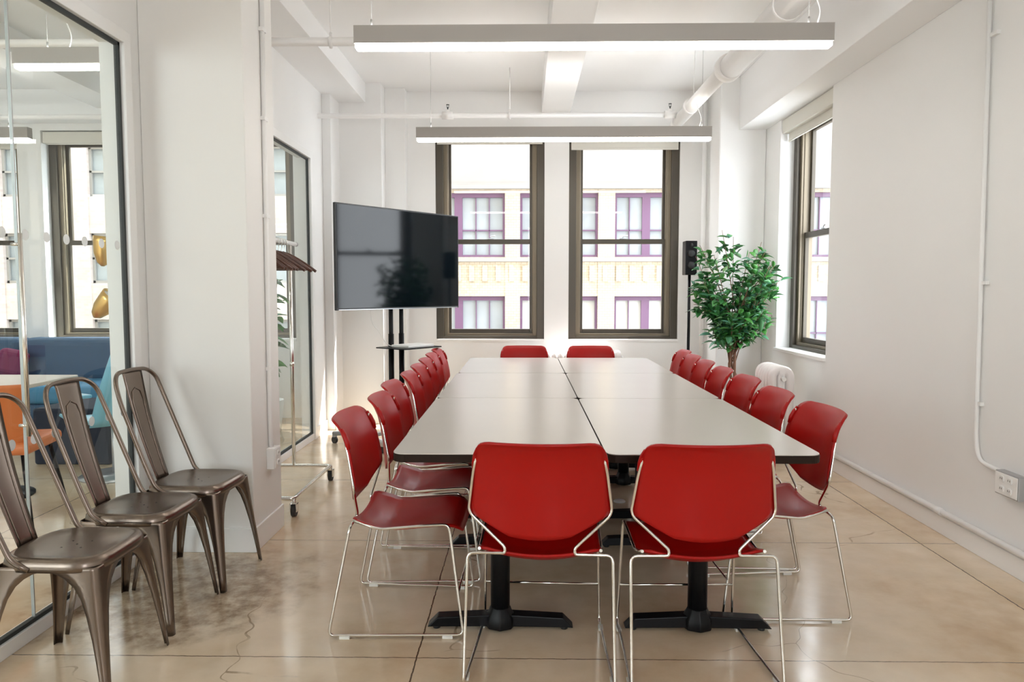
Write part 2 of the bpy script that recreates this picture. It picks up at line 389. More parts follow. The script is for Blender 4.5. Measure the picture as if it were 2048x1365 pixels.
# baseboards
def baseb(name, x0, x1, y0, y1, label):
    b = MB().box(x0, x1, y0, y1, 0, 0.10); return struct(name, b, 'trim', label, 'baseboard', bevel=0.003)
baseb('baseboard_right', XR - 0.016, XR, YF, 7.03, 'white baseboard along the right wall under a painted pipe')
baseb('baseboard_left', XL, XL + 0.014, 6.47, 6.85, 'short white baseboard at the far end of the left wall')
b = MB().box(XL, -1.348, 3.588, 3.60, 0, 0.125); b.box(-1.36, -1.348, 3.60, 4.02, 0, 0.125)
struct('baseboard_column', b, 'trim', 'white baseboard wrapped round the left column', 'baseboard', bevel=0.003)
b = MB().box(-1.18, 1.84, YB - 0.015, YB, 0, 0.10)
struct('baseboard_back', b, 'trim', 'white baseboard under the end windows', 'baseboard', bevel=0.003)

# glazed partitions: casing, gasket, panes, dots
def partition(name, y0, y1, joints, label):
    r = thing(name, label, 'glass partition'); r['kind'] = 'structure'
    b = MB(); w = 0.055
    b.box(XL - 0.02, XL + 0.022, y1 - 0.005, y1 + w, 0, GZ + w); b.box(XL - 0.02, XL + 0.022, y0 - w, y0 + 0.005, 0, GZ + w)
    b.box(XL - 0.02, XL + 0.022, y0, y1, GZ - 0.005, GZ + w); b.box(XL - 0.05, XL + 0.012, y0, y1, 0, 0.055)
    b.build('casing', 'trim', r, bevel=0.003)
    g = MB(); k = 0.016
    g.box(XL - 0.02, XL + 0.0, y0 + .005, y1 - .005, GZ - 0.005 - k, GZ - 0.005); g.box(XL - 0.02, XL, y0 + .005, y1 - .005, 0.055, 0.055 + k)
    g.box(XL - 0.02, XL, y1 - 0.005 - k, y1 - 0.005, 0.055, GZ); g.box(XL - 0.02, XL, y0 + 0.005, y0 + 0.005 + k, 0.055, GZ)
    g.build('gasket', 'gasket', r)
    ys = [y0] + joints + [y1]
    for a, c in zip(ys[:-1], ys[1:]):
        MB().box(XL - 0.016, XL - 0.006, a + 0.003, c - 0.003, 0.06, GZ - 0.01).build('pane', 'pglass', r)
    for j in joints:
        MB().box(XL - 0.017, XL - 0.005, j - 0.0025, j + 0.0025, 0.06, GZ - 0.01).build('joint_strip', 'grey', r)
    return r
p1 = partition('window_1', G1a, G1b, [-1.1, 0.4, 1.8, 2.70], 'large frameless glass wall behind the brown metal chairs')
p2 = partition('window_2', G2a, G2b, [], 'narrower glass panel behind the coat rack')
for zz in (1.53, 0.755):
    y = 2.24
    while y < 3.40:
        if abs(y - 2.70) > 0.03:
            T = Matrix.Translation((XL - 0.004, y, zz)) @ Matrix.Rotation(PI / 2, 4, 'Y')
            MB().lathe([(0.021, 0), (0.021, 0.0006)], T=T, n=20).build('dot_decal', 'dot', p1)
        y += 0.1245
h = MB(); h.tube([(XL + 0.03, 2.66, 0.78), (XL + 0.03, 2.66, 1.53)], 0.008, 10)
for zz in (0.82, 1.49): h.tube([(XL - 0.004, 2.66, zz), (XL + 0.03, 2.66, zz)], 0.006, 8)
h.build('door_handle', 'chrome', p1)

# ------------------------------------------------------------------ windows (double hung, bronze)
def sash_window(name, W, H, label, T, zm):
    """local: x across, z up, y outward; y=0 is the room face"""
    r = bpy.data.objects.new(name, None); C.objects.link(r); r.matrix_world = T
    tag(r, label, 'window', kind='structure')
    def ring(b, x0, x1, z0, z1, w, ya, yb, wb=None, wt=None, mi=0):
        wb = w if wb is None else wb; wt = w if wt is None else wt
        b.box(x0, x0 + w, ya, yb, z0, z1, mi); b.box(x1 - w, x1, ya, yb, z0, z1, mi)
        b.box(x0 + w, x1 - w, ya, yb, z0, z0 + wb, mi); b.box(x0 + w, x1 - w, ya, yb, z1 - wt, z1, mi)
    b = MB(); ring(b, 0, W, 0, H, 0.075, 0.02, 0.17, 0.035, 0.06); b.build('frame', 'bronze', r, bevel=0.003)
    b = MB(); ring(b, 0.075, W - 0.075, 0.035, H - 0.06, 0.042, 0.05, 0.16, 0.025, 0.03)
    b.box(0.117, 0.125, 0.07, 0.10, 0.06, H - 0.09); b.box(W - 0.125, W - 0.117, 0.07, 0.10, 0.06, H - 0.09); b.build('track', 'bronze2', r, bevel=0.002)
    x0, x1 = 0.117, W - 0.117
    for nm, za, zb, ya in (('upper_sash', zm - 0.02, H - 0.09, 0.125), ('lower_sash', 0.06, zm + 0.025, 0.085)):
        b = MB(); ring(b, x0, x1, za, zb, 0.032, ya, ya + 0.032, 0.045, 0.05 if nm[0] == 'l' else 0.035)
        s = b.build(nm, 'bronze', r, bevel=0.002)
        MB().box(x0 + 0.03, x1 - 0.03, ya + 0.013, ya + 0.018, za + 0.04, zb - 0.03).build('pane', 'glass', s)
    b = MB(); b.box(W / 2 - 0.035, W / 2 + 0.035, 0.072, 0.09, zm + 0.025, zm + 0.035); b.tube([(W / 2, 0.08, zm + 0.035), (W / 2, 0.08, zm + 0.048), (W / 2 + 0.05, 0.075, zm + 0.058)], 0.006)
    b.build('sash_lock', 'silver', r)
    return r
def sill(r, W, d0, d1):
    MB().box(0.0, W, d0, d1, -0.02, 0.006).build('sill', 'trim', r, bevel=0.004)
n = 3
labs = ['left-hand bronze sash window on the end wall, behind the television', 'right-hand bronze sash window on the end wall, beside the plant',
        'lounge sash window furthest from the partition, above the sofa', 'lounge sash window with sunlit frame beyond the sofa', 'lounge sash window behind the green plant']
for (a, c), lab in zip(WINB + WINA, labs):
    off = 0.0 if a > -2 else 0.10
    r = sash_window('window_%d' % n, c - a, ZT - ZS, lab, Matrix.Translation((a, YB + off, ZS)), 1.005)
    sill(r, c - a, -0.012 - off, 0.03)
    n += 1
W = RW1 - RW0
T = Matrix.Translation((XR + 0.10, RW1, RZ0)) @ RZ(-PI / 2)
r = sash_window('window_%d' % n, W, RZ1 - RZ0, 'bronze sash window in the right wall above the white radiator', T, 1.0)
sill(r, W, -0.125, 0.03)

def shade(name, x0, x1, y, zt, zb, label, T=None, depth=0.085):
    r = thing(name, label, 'blind')
    b = MB(); b.box(x0, x1, y - depth, y, zt - 0.115, zt, 0, T); b.build('cassette', 'shade', r, bevel=0.004)
    b = MB(); b.box(x0 + 0.015, x1 - 0.015, y - 0.03, y - 0.027, zb, zt - 0.11, 0, T); b.build('fabric', 'shade', r)
    b = MB(); b.box(x0 + 0.015, x1 - 0.015, y - 0.036, y - 0.022, zb - 0.02, zb, 0, T); b.build('hem_bar', 'shade', r, bevel=0.003)
    return r
shade('roller_shade', -0.895, 0.20, YB + 0.018, 2.945, 2.815, 'pale roller shade drawn up over the left end window')
shade('roller_shade', 0.46, 1.565, YB + 0.018, 2.945, 2.755, 'pale roller shade hanging slightly lower over the right end window')
shade('roller_shade', -4.92, -3.81, YB + 0.10, 2.94, 2.84, 'pale roller shade over the sunlit lounge window')
shade('roller_shade', -6.29, -5.19, YB + 0.10, 2.94, 2.80, 'pale roller shade over the lounge window furthest left')
T = Matrix.Translation((XR + 0.095, RW1, 0)) @ RZ(-PI / 2)
shade('roller_shade', 0.005, W - 0.005, 0.0, 2.825, 2.655, 'pale roller shade at the head of the right wall window', T)

# ------------------------------------------------------------------ pipes and conduits
def pipe_obj(name, mb, label, cat='pipe', m='pipe'):
    return tag(mb.build(name, m), label, cat)
PX, PZ = 1.44, 2.90
b = MB()
b.tube([(PX + 0.02, YF, PZ), (PX + 0.02, 5.35, PZ)], 0.082, 20); b.tube([(PX, 5.3, PZ), (PX - 0.03, 6.9, PZ - 0.03)], 0.055, 16)
b.lathe([(0.088, 0), (0.096, 0.01), (0.096, 0.07), (0.07, 0.09)], c=(PX + 0.01, 5.30, PZ), T=Matrix.Rotation(-PI / 2, 4, 'X'))
b.tube([(PX - 0.02, 6.35, PZ - .01), (PX - 0.02, 6.40, PZ - .01)], 0.066, 16); b.tube([(PX - 0.03, 6.85, PZ - 0.03), (PX - 0.03, 6.95, PZ - 0.03), (PX - 0.03, 6.95, 2.72)], 0.055, 16, fillet=0.05)
pipe_obj('ceiling_pipe', b, 'thick white painted pipe running the length of the ceiling on the right')
def sprinkler(b, x, y, z):
    b.tube([(x - 0.05, y, z), (x + 0.05, y, z)], 0.034, 12); b.tube([(x, y, z), (x, y, z + 0.05)], 0.024, 10)
for y, rad, lab in ((4.75, 0.027, 'horizontal white sprinkler pipe behind the nearer lamp'), (6.72, 0.022, 'horizontal white sprinkler pipe above the farther lamp, carrying sprinkler heads')):
    b = MB(); z = 2.90
    b.tube([(XA, y, z), (PX, y, z)], rad, 12)
    if y > 6: sprinkler(b, -0.69, y, z); sprinkler(b, 1.31, y, z)
    o = pipe_obj('sprinkler_pipe', b, lab)
    if y > 6:
        for x in (-0.69, 1.31):
            h = MB(); h.tube([(x, y, z + 0.05), (x, y, z + 0.075)], 0.006, 8); h.lathe([(0.014, 0), (0.014, 0.003)], c=(x, y, z + 0.095), n=14)
            h.tube([(x - 0.008, y, z + 0.07), (x - 0.009, y, z + 0.095)], 0.002, 6); h.tube([(x + 0.008, y, z + 0.07), (x + 0.009, y, z + 0.095)], 0.002, 6)
            h.build('sprinkler_head', 'gasket', o)
    for x in ((-1.23,) if y < 6 else (-0.13,)):
        h = MB(); h.tube([(x, y, z + rad), (x, y, HC)], 0.005, 8); h.tube([(x, y, z - rad - 0.012), (x, y, z + rad + 0.03)], [0.010, 0.008], 8); h.tube([(x - 0.012, y, z), (x + 0.012, y, z)], rad + 0.004, 12)
        h.build('hanger_rod', 'pipe', o)
b = MB(); b.tube([(1.23, 4.6, HC), (1.20, 4.1, 2.95), (1.23, 3.9, 2.93)], 0.006, 8, fillet=0.05); pipe_obj('hanger_wire', b, 'thin grey brace wire slanting down beside the thick ceiling pipe', 'wire', 'grey')
b = MB(); b.tube([(PX + 0.02, 4.2, PZ + 0.08), (PX + 0.02, 4.2, HC)], 0.007, 8); b.tube([(PX + 0.02, 4.185, PZ), (PX + 0.02, 4.215, PZ)], 0.087, 18)
pipe_obj('pipe_hanger', b, 'rod and ring hanger holding the thick ceiling pipe', 'pipe hanger')
b = MB(); b.tube([(1.79, 7.40, 0.0), (1.79, 7.40, HC)], 0.022, 12)
pipe_obj('riser_pipe', b, 'slim white vertical pipe in the corner behind the speaker')
# pipe over the right baseboard
b = MB(); b.tube([(XR - 0.026, YF, 0.128), (XR - 0.026, 7.0, 0.128)], 0.017, 12)
for y in (0.6, 2.0, 3.9, 5.3): b.tube([(XR - 0.026, y, 0.128), (XR - 0.026, y + 0.06, 0.128)], 0.0205, 12)
pipe_obj('floor_pipe', b, 'white painted pipe running just above the right baseboard')
# conduits
b = MB(); b.tube([(XR - 0.016, 3.71, HC), (XR - 0.016, 3.66, 0.58), (XR - 0.016, 3.63, 0.475), (XR - 0.016, 3.43, 0.462)], 0.011, 10, fillet=0.09)
for z in (2.55, 1.35, 0.75): b.box(XR - 0.02, XR - 0.001, 3.63, 3.685, z, z + 0.018)
pipe_obj('conduit', b, 'white electrical conduit dropping down the right wall to an outlet', 'conduit')
b = MB(); b.tube([(-1.348, 3.845, HC), (-1.348, 3.825, 0.62), (-1.348, 3.835, 0.47)], 0.0125, 10, fillet=0.1)
for z in (2.65, 2.2, 1.7, 0.9): b.box(-1.36, -1.336, 3.815, 3.868, z, z + 0.018)
pipe_obj('conduit', b, 'off-white electrical conduit running down the left column', 'conduit')
def outlet(label, T, gangs):
    r = bpy.data.objects.new('power_outlet', None); C.objects.link(r); r.matrix_world = T; tag(r, label, 'power outlet')
    w = 0.035 * gangs + 0.012
    MB().box(-w, w, -0.042, 0, -0.056, 0.056).build('box', 'grey' if gangs > 1 else 'white', r, bevel=0.003)
    f = MB().box(-w + 0.004, w - 0.004, -0.046, -0.042, -0.050, 0.050); f.build('cover_plate', 'trim', r, bevel=0.002)
    for g in range(gangs):
        x = (g - (gangs - 1) / 2) * 0.055
        for z in (-0.024, 0.024):
            k = MB(); k.prism(rrect(-0.016, 0.016, -0.014, 0.014, 0.008), 0, 0.004, T=Matrix.Translation((x, -0.046, z)) @ Matrix.Rotation(PI / 2, 4, 'X'))
            s = k.build('socket', 'white', r)
            k = MB(); k.box(x - 0.007, x - 0.005, -0.0515, -0.0508, z - 0.002, z + 0.007); k.box(x + 0.005, x + 0.007, -0.0515, -0.0508, z - 0.002, z + 0.007)
            k.build('slot', 'hole', s)
outlet('surface mounted four-socket outlet on the right wall', Matrix.Translation((XR, 3.375, 0.42)) @ RZ(-PI / 2), 2)
outlet('small surface mounted outlet box on the left column', Matrix.Translation((-1.36, 3.84, 0.432)) @ RZ(PI / 2), 1)

# ------------------------------------------------------------------ linear pendant lamps
def linear_lamp(x0, x1, y, z, label, cables, group='suspended linear lamps', cord=None):
    r = thing('linear_lamp', label, 'ceiling lamp', (0, y, 0), group=group)
    b = MB(); b.box(x0, x1, -0.032, 0.032, z + 0.026, z + 0.085); b.box(x0, x1, -0.032, -0.029, z + 0.085, z + 0.112); b.box(x0, x1, 0.029, 0.032, z + 0.085, z + 0.112); b.box(x0, x0 + 0.003, -0.029, 0.029, z + 0.085, z + 0.112); b.box(x1 - 0.003, x1, -0.029, 0.029, z + 0.085, z + 0.112); b.build('housing', 'lampbody', r)
    b = MB(); b.box(x0 + 0.004, x1 - 0.004, -0.030, 0.030, z, z + 0.026); b.build('lens', 'lamplens', r, bevel=0.010, seg=3)
    b = MB(); b.box(x0 + 0.01, x1 - 0.01, -0.026, 0.026, z + 0.0855, z + 0.0875); b.build('added_uplight_plate', 'added_glow_up', r)  # glowing plate added out of sight on top, lifts the ceiling brightness
    for x in cables:
        c = MB(); c.tube([(x, 0, z + 0.112), (x, 0, z + 0.15)], 0.005, 8); c.tube([(x, 0, z + 0.14), (x, 0, HC)], 0.0013, 6)
        c.build('suspension_cable', 'grey', r)
    if cord:
        c = MB(); x = cord
        c.tube([(x, 0.0, z + 0.112), (x + 0.02, 0, z + 0.18), (x - 0.03, 0, z + 0.30), (x - 0.05, 0.02, z + 0.42), (x - 0.04, 0, HC)], 0.003, 8, fillet=0.06); c.build('power_cord', 'white', r)
    return r
linear_lamp(-0.849, 1.526, 3.75, 2.525, 'nearer of the two long linear lamps above the table', (-0.765, 1.41), cord=1.45)
linear_lamp(-0.879, 1.516, 6.06, 2.535, 'farther long linear lamp above the table, before the windows', (-0.76, 1.44), cord=1.42)
linear_lamp(-2.80, -1.99, 4.08, 2.535, 'short linear lamp in the lounge, nearest the glass', (-2.62,), cord=-2.5)
linear_lamp(-6.4, -4.03, 6.0, 2.535, 'long linear lamp in the lounge near the windows', (-4.2, -6.2))
# two more lamps out of view, added to brighten the lounge
linear_lamp(-5.6, -3.2, 1.9, 2.535, 'unseen long linear lamp added to brighten the lounge, level with the near end of the table', (-5.4, -3.4))
linear_lamp(-5.6, -3.2, -0.6, 2.535, 'unseen long linear lamp added to brighten the lounge, furthest from its windows', (-5.4, -3.4))

# ------------------------------------------------------------------ conference tables
TX = [-0.475, 0.292, 1.062]; TY = [2.565, 3.930, 5.140, 6.330]
rows = ['nearest', 'middle', 'farthest']
for i in range(2):
    for j in range(3):
        x0, x1, y0, y1 = TX[i] + 0.002, TX[i + 1] - 0.002, TY[j] + 0.002, TY[j + 1] - 0.002
        cx, cy = (x0 + x1) / 2, (y0 + y1) / 2
        if j == 2 and i == 0: x0 += 0.008
        r = thing('conference_table', '%s beige laminate table of the %s run, dark edged' % (rows[j], ['left', 'right'][i]), 'table', (cx, cy, 0), group='rectangular tables pushed together')
        a, c, d, e = x0 - cx, x1 - cx, y0 - cy, y1 - cy
        MB().prism(rrect(a + .001, c - .001, d + .001, e - .001, 0.045), 0.7375, 0.740).build('tabletop', 'laminate', r)
        MB().prism(rrect(a, c, d, e, 0.045), 0.708, 0.7375).build('edge_band', 'edge', r, bevel=0.003)
        ins = 0.22
        for yy in (d + ins, e - ins):
            b = MB(); b.lathe([(0.0375, 0.03), (0.0375, 0.69)], c=(0, yy, 0), n=20); b.build('column', 'black', r)
            b = MB(); b.box(-0.14, 0.14, yy - 0.11, yy + 0.11, 0.688, 0.708); b.build('mounting_plate', 'black', r, bevel=0.006)
            b = MB()
            prof = [(-0.285, 0.012), (-0.262, 0.014), (-0.06, 0.016), (0.06, 0.016), (0.262, 0.014), (0.285, 0.012), (0.245, 0.052), (0.05, 0.062), (-0.05, 0.062), (-0.245, 0.052)]
            Tm = Matrix.Translation((0, yy + 0.028, 0)) @ Matrix.Rotation(PI / 2, 4, 'X')
            b.prism(prof, 0.0, 0.056, T=Tm)
            b.lathe([(0.062, 0.012), (0.062, 0.05), (0.045, 0.075), (0.040, 0.09)], c=(0, yy, 0), n=8)
            f = b.build('foot_bar', 'black', r, bevel=0.004)
            for sx in (-0.25, 0.25):
                MB().lathe([(0.014, 0), (0.014, 0.014)], c=(sx, yy, 0), n=12).build('glide', 'rubber', f)

tag(MB().lathe([(.038, 0), (.038, .004), (.030, .010), (.004, .012)], c=(.60, 4.52, 0), n=24).build('floor_outlet', 'white'), 'small round white outlet cover on the floor under the table', 'outlet cover')
# ------------------------------------------------------------------ red sled-base chairs
def lerp_tab(tab, x):
    if x <= tab[0][0]: return tab[0][1]
    for (a, u), (b_, w) in zip(tab[:-1], tab[1:]):
        if x <= b_:
            t = (x - a) / (b_ - a); t = t * t * (3 - 2 * t) if False else t; return u + (w - u) * t
    return tab[-1][1]
HWT = [(.497, .105), (.512, .135), (.530, .170), (.550, .207), (.562, .226), (.572, .236), (.585, .239), (.62, .237), (.70, .229), (.75, .222), (.785, .216), (.800, .211), (.810, .205), (.818, .196), (.8235, .182), (.826, .165)]
YCT = [(.497, -.203), (.55, -.208), (.62, -.214), (.70, -.226), (.75, -.238), (.79, -.255), (.81, -.268), (.826, -.284)]
def make_red_chair():
    r = thing('stacking_chair', 'x', 'chair')
    b = MB(); zs = [h for h, _ in HWT]; zz = []
    for a, c in zip(zs[:-1], zs[1:]):
        k = max(1, int((c - a) / 0.014)); zz += [a + (c - a) * i / k for i in range(k)]
    zz.append(zs[-1]); nv = len(zz) - 1
    def back(u, v):
        z = zz[round(v * nv)]; hw = lerp_tab(HWT, z); s = 2 * u - 1
        x = s * hw; y = lerp_tab(YCT, z) + 0.056 * (x / 0.24) ** 2
        k = max(0, 1 - (z - .497) / .06)
        return V(x, y, z - 0.010 * k * (1 - s * s))
    b.grid(back, 20, nv)
    o = b.build('backrest', 'red', r, solid=0.009)
    for s in (-1, 1):
        b = MB()
        pts = [(s * (lerp_tab(HWT, z) - 0.004), lerp_tab(YCT, z) + 0.050, z) for z in (.722, .75, .775, .798)]
        b.tube(pts, [0.0085, 0.0105, 0.0095, 0.005], 10)
        b.build('edge_sleeve', 'red', o)
    b = MB()
    ZY = [(-.178, .452), (-.12, .436), (-.07, .420), (0, .421), (.08, .428), (.15, .434), (.19, .433), (.215, .425), (.235, .410), (.243, .396)]
    def seat(u, v):
        y = -.178 + v * .421; s = 2 * u - 1
        hw = lerp_tab([(-.178, .180), (-.165, .205), (-.14, .213), (.0, .213), (.16, .211), (.20, .203), (.225, .185), (.243, .15)], y)
        return V(s * hw, y, lerp_tab(ZY, y) - lerp_tab([(-.178, .024), (-.12, .040), (0, .036), (.12, .024), (.243, .006)], y) * (1 - s * s) - 0.004)
    b.grid(seat, 16, 26); b.build('seat', 'red', r, solid=0.008)
    for s in (-1, 1):
        b = MB()
        b.tube([(s * .2075, -.205, .790), (s * .224, -.186, .715), (s * .2425, -.160, .582), (s * .236, -.160, .560), (s * .118, -.178, .452), (s * .118, -.180, .432), (s * .246, -.176, .430),
                (s * .251, -.262, .012), (s * .238, .0, .0115), (s * .228, .250, .012), (s * .216, .196, .436), (s * .214, .10, .430), (s * .214, -.07, .414), (s * .206, -.172, .444)],
               0.0056, 8, fillet=0.024, seg=4)
        f = b.build('side_frame', 'chrome', r)
        for y in (-.20, .19):
            xx = s * (.251 - (y + .262) * .045)
            MB().box(xx - 0.009, xx + 0.009, y - 0.02, y + 0.02, 0.0, 0.012).build('glide', 'clear', f, bevel=0.002)
    MB().tube([(-.222, .228, .165), (.222, .228, .165)], 0.0045, 8).build('stretcher', 'chrome', r)
    return r
rc = make_red_chair()
ordn = ['nearest the camera', 'second from the near end', 'third from the near end', 'fourth from the near end', 'fifth from the near end', 'sixth from the near end', 'seventh from the near end', 'farthest back']
placed = False
def red(x, y, rz, label, group):
    global placed
    if not placed:
        rc.location = (x, y, 0); rc.rotation_euler = (0, 0, rz); rc['label'] = label; rc['group'] = group; placed = True
        return rc
    return dup(rc, (x, y, 0), rz, label, group)
g = 'red chairs around the conference table'
red(0.062, 2.60, math.radians(-2.5), 'red sled chair at the near table end, left of the pair, seen from behind', g)
red(0.603, 2.59, math.radians(0.8), 'red sled chair at the near table end, right of the pair, seen from behind', g)
for i, (y, dx, a) in enumerate([(2.93, 0, -2), (3.43, .03, 1), (3.90, 0, -1), (4.38, .02, 2), (4.83, .01, 0), (5.27, .0, 1), (5.71, -.01, -1), (6.16, -.02, 0)]):
    red(-0.475 + dx, y, -PI / 2 + math.radians(a * .5), 'red sled chair on the left side of the table, ' + ordn[i], g).scale.x = [1, .93, .93, .89, .89, .88, .88, .89][i]
for i, (y, dx, a) in enumerate([(3.09, 0, 2), (3.63, -.01, 0), (4.18, 0.01, 1), (4.66, .0, -1), (5.14, .01, 0), (5.58, .02, 1), (6.03, .05, 0)]):
    red(1.035 + dx, y, PI / 2 + math.radians(a), 'red sled chair on the right side of the table, ' + (ordn[i] if i < 6 else ordn[7]), g).scale.x = [1, 1, .97, .90, .90, .88, .89][i]
red(0.003, 6.29, PI, 'red sled chair at the far table end, left of the pair, facing the camera', g).scale.x = .93
red(0.592, 6.29, PI, 'red sled chair at the far table end, right of the pair, facing the camera', g).scale.x = .93

# ------------------------------------------------------------------ brown metal cafe chairs
def make_metal_chair():
    r = thing('metal_chair', 'x', 'chair')
    ZSEAT = 0.455
    # seat: rounded square pan with rolled rim
    b = MB()
    def outline(k, nn=40):
        a = 2 * PI * k / nn; c, s = math.cos(a), math.sin(a); p = 4.2
        rr = 1 / (abs(c) ** p + abs(s) ** p) ** (1 / p)
        wx = 0.176 + 0.006 * s
        return c * rr * wx, s * rr * 0.178 + 0.018
    rings = [(0.0, -.006), (0.35, -.005), (0.62, -.003), (0.78, 0.0), (0.84, .003), (0.88, .004), (0.94, .0), (0.985, -.010), (1.0, -.024), (0.995, -.038)]
    nn = 40; vs = []
    for f, dz in rings:
        for k in range(nn):
            x, y = outline(k); y -= .018; vs.append(V(x * f, y * f + .018, ZSEAT + dz))
    fs = [(i * nn + k, i * nn + (k + 1) % nn, (i + 1) * nn + (k + 1) % nn, (i + 1) * nn + k) for i in range(1, len(rings) - 1) for k in range(nn)]
    fs += [(0, nn + k, nn + (k + 1) % nn) for k in range(nn)]
    b.add(vs, fs); so = b.build('seat', 'gun', r, solid=0.0025)
    h = MB()
    for (x, y) in [(.0, .0), (.03, .03), (-.03, .03), (.03, -.03), (-.03, -.03), (.06, 0), (-.06, 0), (0, .06), (0, -.06), (.065, .05), (-.065, .05), (.065, -.05), (-.065, -.05)]:
        h.lathe([(0.0035, 0), (0.0035, 0.0006)], c=(x * 1.1, y * 1.1 + .02, ZSEAT - .0045), n=8)
    h.build('drain_hole', 'hole', so)
    # legs: pressed, flanged, tapering; four of them meeting in arches under the seat
    zt = [0.0, .06, .12, .20, .28, .33, .37, .395, .41, .418, .422, .432]
    wt = [.020, .023, .027, .034, .046, .058, .078, .103, .128, .152, .172, .176]
    for sx in (-1, 1):
        for sy in (-1, 1):
            b = MB(); vs = []; m = 9
            for z, w in zip(zt, wt):
                t = 1 - z / .432
                cx = 0.168 + 0.035 * t; cy = 0.166 + (0.045 if sy > 0 else 0.05) * t
                w2 = min(w, cx - 0.001); w3 = min(w, cy - .001)
                rad = min(0.022, w * 0.55); prof = [(cx - w2, cy), (cx - (w2 + rad) / 2, cy), (cx - rad, cy)]
                for k in range(1, 4): a = PI / 2 - PI / 2 * k / 4; prof.append((cx - rad + rad * math.cos(a), cy - rad + rad * math.sin(a)))
                prof += [(cx, cy - rad), (cx, cy - (w3 + rad) / 2), (cx, cy - w3)]
                vs += [V(sx * x, sy * y + .018, z) for x, y in prof]
            fs = [(i * m + k, i * m + k + 1, (i + 1) * m + k + 1, (i + 1) * m + k) for i in range(len(zt) - 1) for k in range(m - 1)]
            b.add(vs, fs); b.build('leg', 'gun', r, solid=0.003)
    # back hoop
    b = MB()
    b.tube([(-.172, -.03, .425), (-.176, -.085, .452), (-.178, -.13, .56), (-.172, -.235, .83), (-.160, -.262, .915), (-.115, -.283, .952), (0, -.288, .958),
            (.115, -.283, .952), (.160, -.262, .915), (.172, -.235, .83), (.178, -.13, .56), (.176, -.085, .452), (.172, -.03, .425)], 0.0095, 10, fillet=0.05, seg=4)
    b.build('back_hoop', 'gun', r)
    b = MB()
    def splat(u, v):
        z = .45 + v * .505; y = -.148 - .135 * v - 0.012 * math.sin(PI * v); hw = .050 + .026 * v; s = 2 * u - 1
        return V(s * hw, y - 0.004 * (1 - s * s), z)
    b.grid(splat, 8, 20); sp = b.build('splat', 'gun', r, solid=0.002)
    b = MB(); pts = []
    for k in range(0, 25):
        t = k / 24
        if t < .42: v = t / .42 * .74; s = -.6
        elif t > .58: v = (1 - t) / .42 * .74; s = .6
        else: a = (t - .42) / .16 * PI; v = .74 + .10 * math.sin(a); s = -.6 * math.cos(a)
        p = splat((s + 1) / 2, v); pts.append(p + V(0, .002, 0))
    b.tube(pts, 0.0028, 6); b.build('embossed_arch', 'gun', sp)
    return r
mc = make_metal_chair()
mlab = [(-1.555, 2.435, 'brown metal cafe chair nearest the camera, cut off by the picture edge'), (-1.565, 2.90, 'middle one of the three brown metal cafe chairs along the glass'), (-1.525, 3.31, 'brown metal cafe chair farthest back, beside the white column')]
for i, (x, y, lab) in enumerate(mlab):
    if i == 0: mc.location = (x, y, 0); mc.rotation_euler = (0, 0, -PI / 2); mc['label'] = lab; mc['group'] = 'brown metal chairs along the glass wall'
    else: dup(mc, (x, y, 0), -PI / 2 + math.radians(-1.5 * i), lab, 'brown metal chairs along the glass wall')

# ------------------------------------------------------------------ television on its rolling stand
A = Vector((-1.46, 5.68, 0)); B_ = Vector((-0.605, 6.78, 0)); mid = (A + B_) / 2
ux = (B_ - A).normalized(); ang = math.atan2(ux.y, ux.x)
TW = (B_ - A).length; Z0, Z1 = 1.165, 2.005
tv = thing('television', 'large flat black television turned towards the table', 'television', (mid.x, mid.y, 0), ang)
b = MB(); b.box(-TW / 2, TW / 2, 0, 0.028, Z0, Z1); b.build('bezel', 'tvbody', tv, bevel=0.004)
b = MB(); b.box(-TW / 2 + .012, TW / 2 - .012, -0.002, 0.001, Z0 + .018, Z1 - .012); b.build('screen', 'screen', tv)
b = MB(); b.box(-TW / 2 + .02, TW / 2 - .02, -0.003, 0.0, Z0 + 0.002, Z0 + .008); b.build('lower_trim', 'silver', tv)
b = MB(); b.box(-0.45, 0.45, 0.028, 0.065, Z0 + .06, Z0 + .55); b.build('rear_housing', 'tvbody', tv, bevel=0.015)
st = thing('tv_stand', 'black twin-pole rolling stand with grey feet under the television', 'stand', (mid.x, mid.y, 0), ang)
for x in (-0.035, 0.085):
    b = MB(); b.tube([(x, 0.115, 0.10), (x, 0.115, 1.75)], 0.019, 14); b.tube([(x, 0.115, 0.10), (x, 0.115, 0.95)], 0.024, 14); b.build('pole', 'black', st)
b = MB(); b.box(-0.25, 0.30, 0.069, 0.098, 1.45, 1.50); b.box(-0.25, 0.30, 0.069, 0.098, 1.65, 1.70); b.build('mount', 'black', st, bevel=0.004)
b = MB(); b.box(-0.37, 0.29, 0.09, 0.15, 0.085, 0.115); b.build('cross_bar', 'silver', st, bevel=0.008)
for x in (-0.36, 0.28):
    b = MB(); b.tube([(x, -0.15, 0.085), (x, -0.03, 0.105), (x, 0.12, 0.115), (x, 0.35, 0.105), (x, 0.50, 0.085)], [0.020] * 5, 10, mi=0)
    f = b.build('foot', 'silver', st)
    for y in (-0.14, 0.49):
        c = MB(); c.tube([(x - 0.012, y, 0.03), (x + 0.012, y, 0.03)], 0.030, 16); c.build('caster', 'rubber', f)
        c = MB(); c.box(x - .016, x + .016, y - .012, y + .012, .055, .082); c.build('caster_fork', 'silver', f)
b = MB(); b.prism(rrect(-0.20, 0.26, -0.22, 0.14, 0.03), 0.835, 0.843); b.build('shelf', 'black', st)
q = tag(MB().box(-0.10, 0.20, -0.17, 0.04, 0.843, 0.864).build('media_box', 'white', None, bevel=0.005), 'flat white media box lying on the television stand shelf', 'media box')
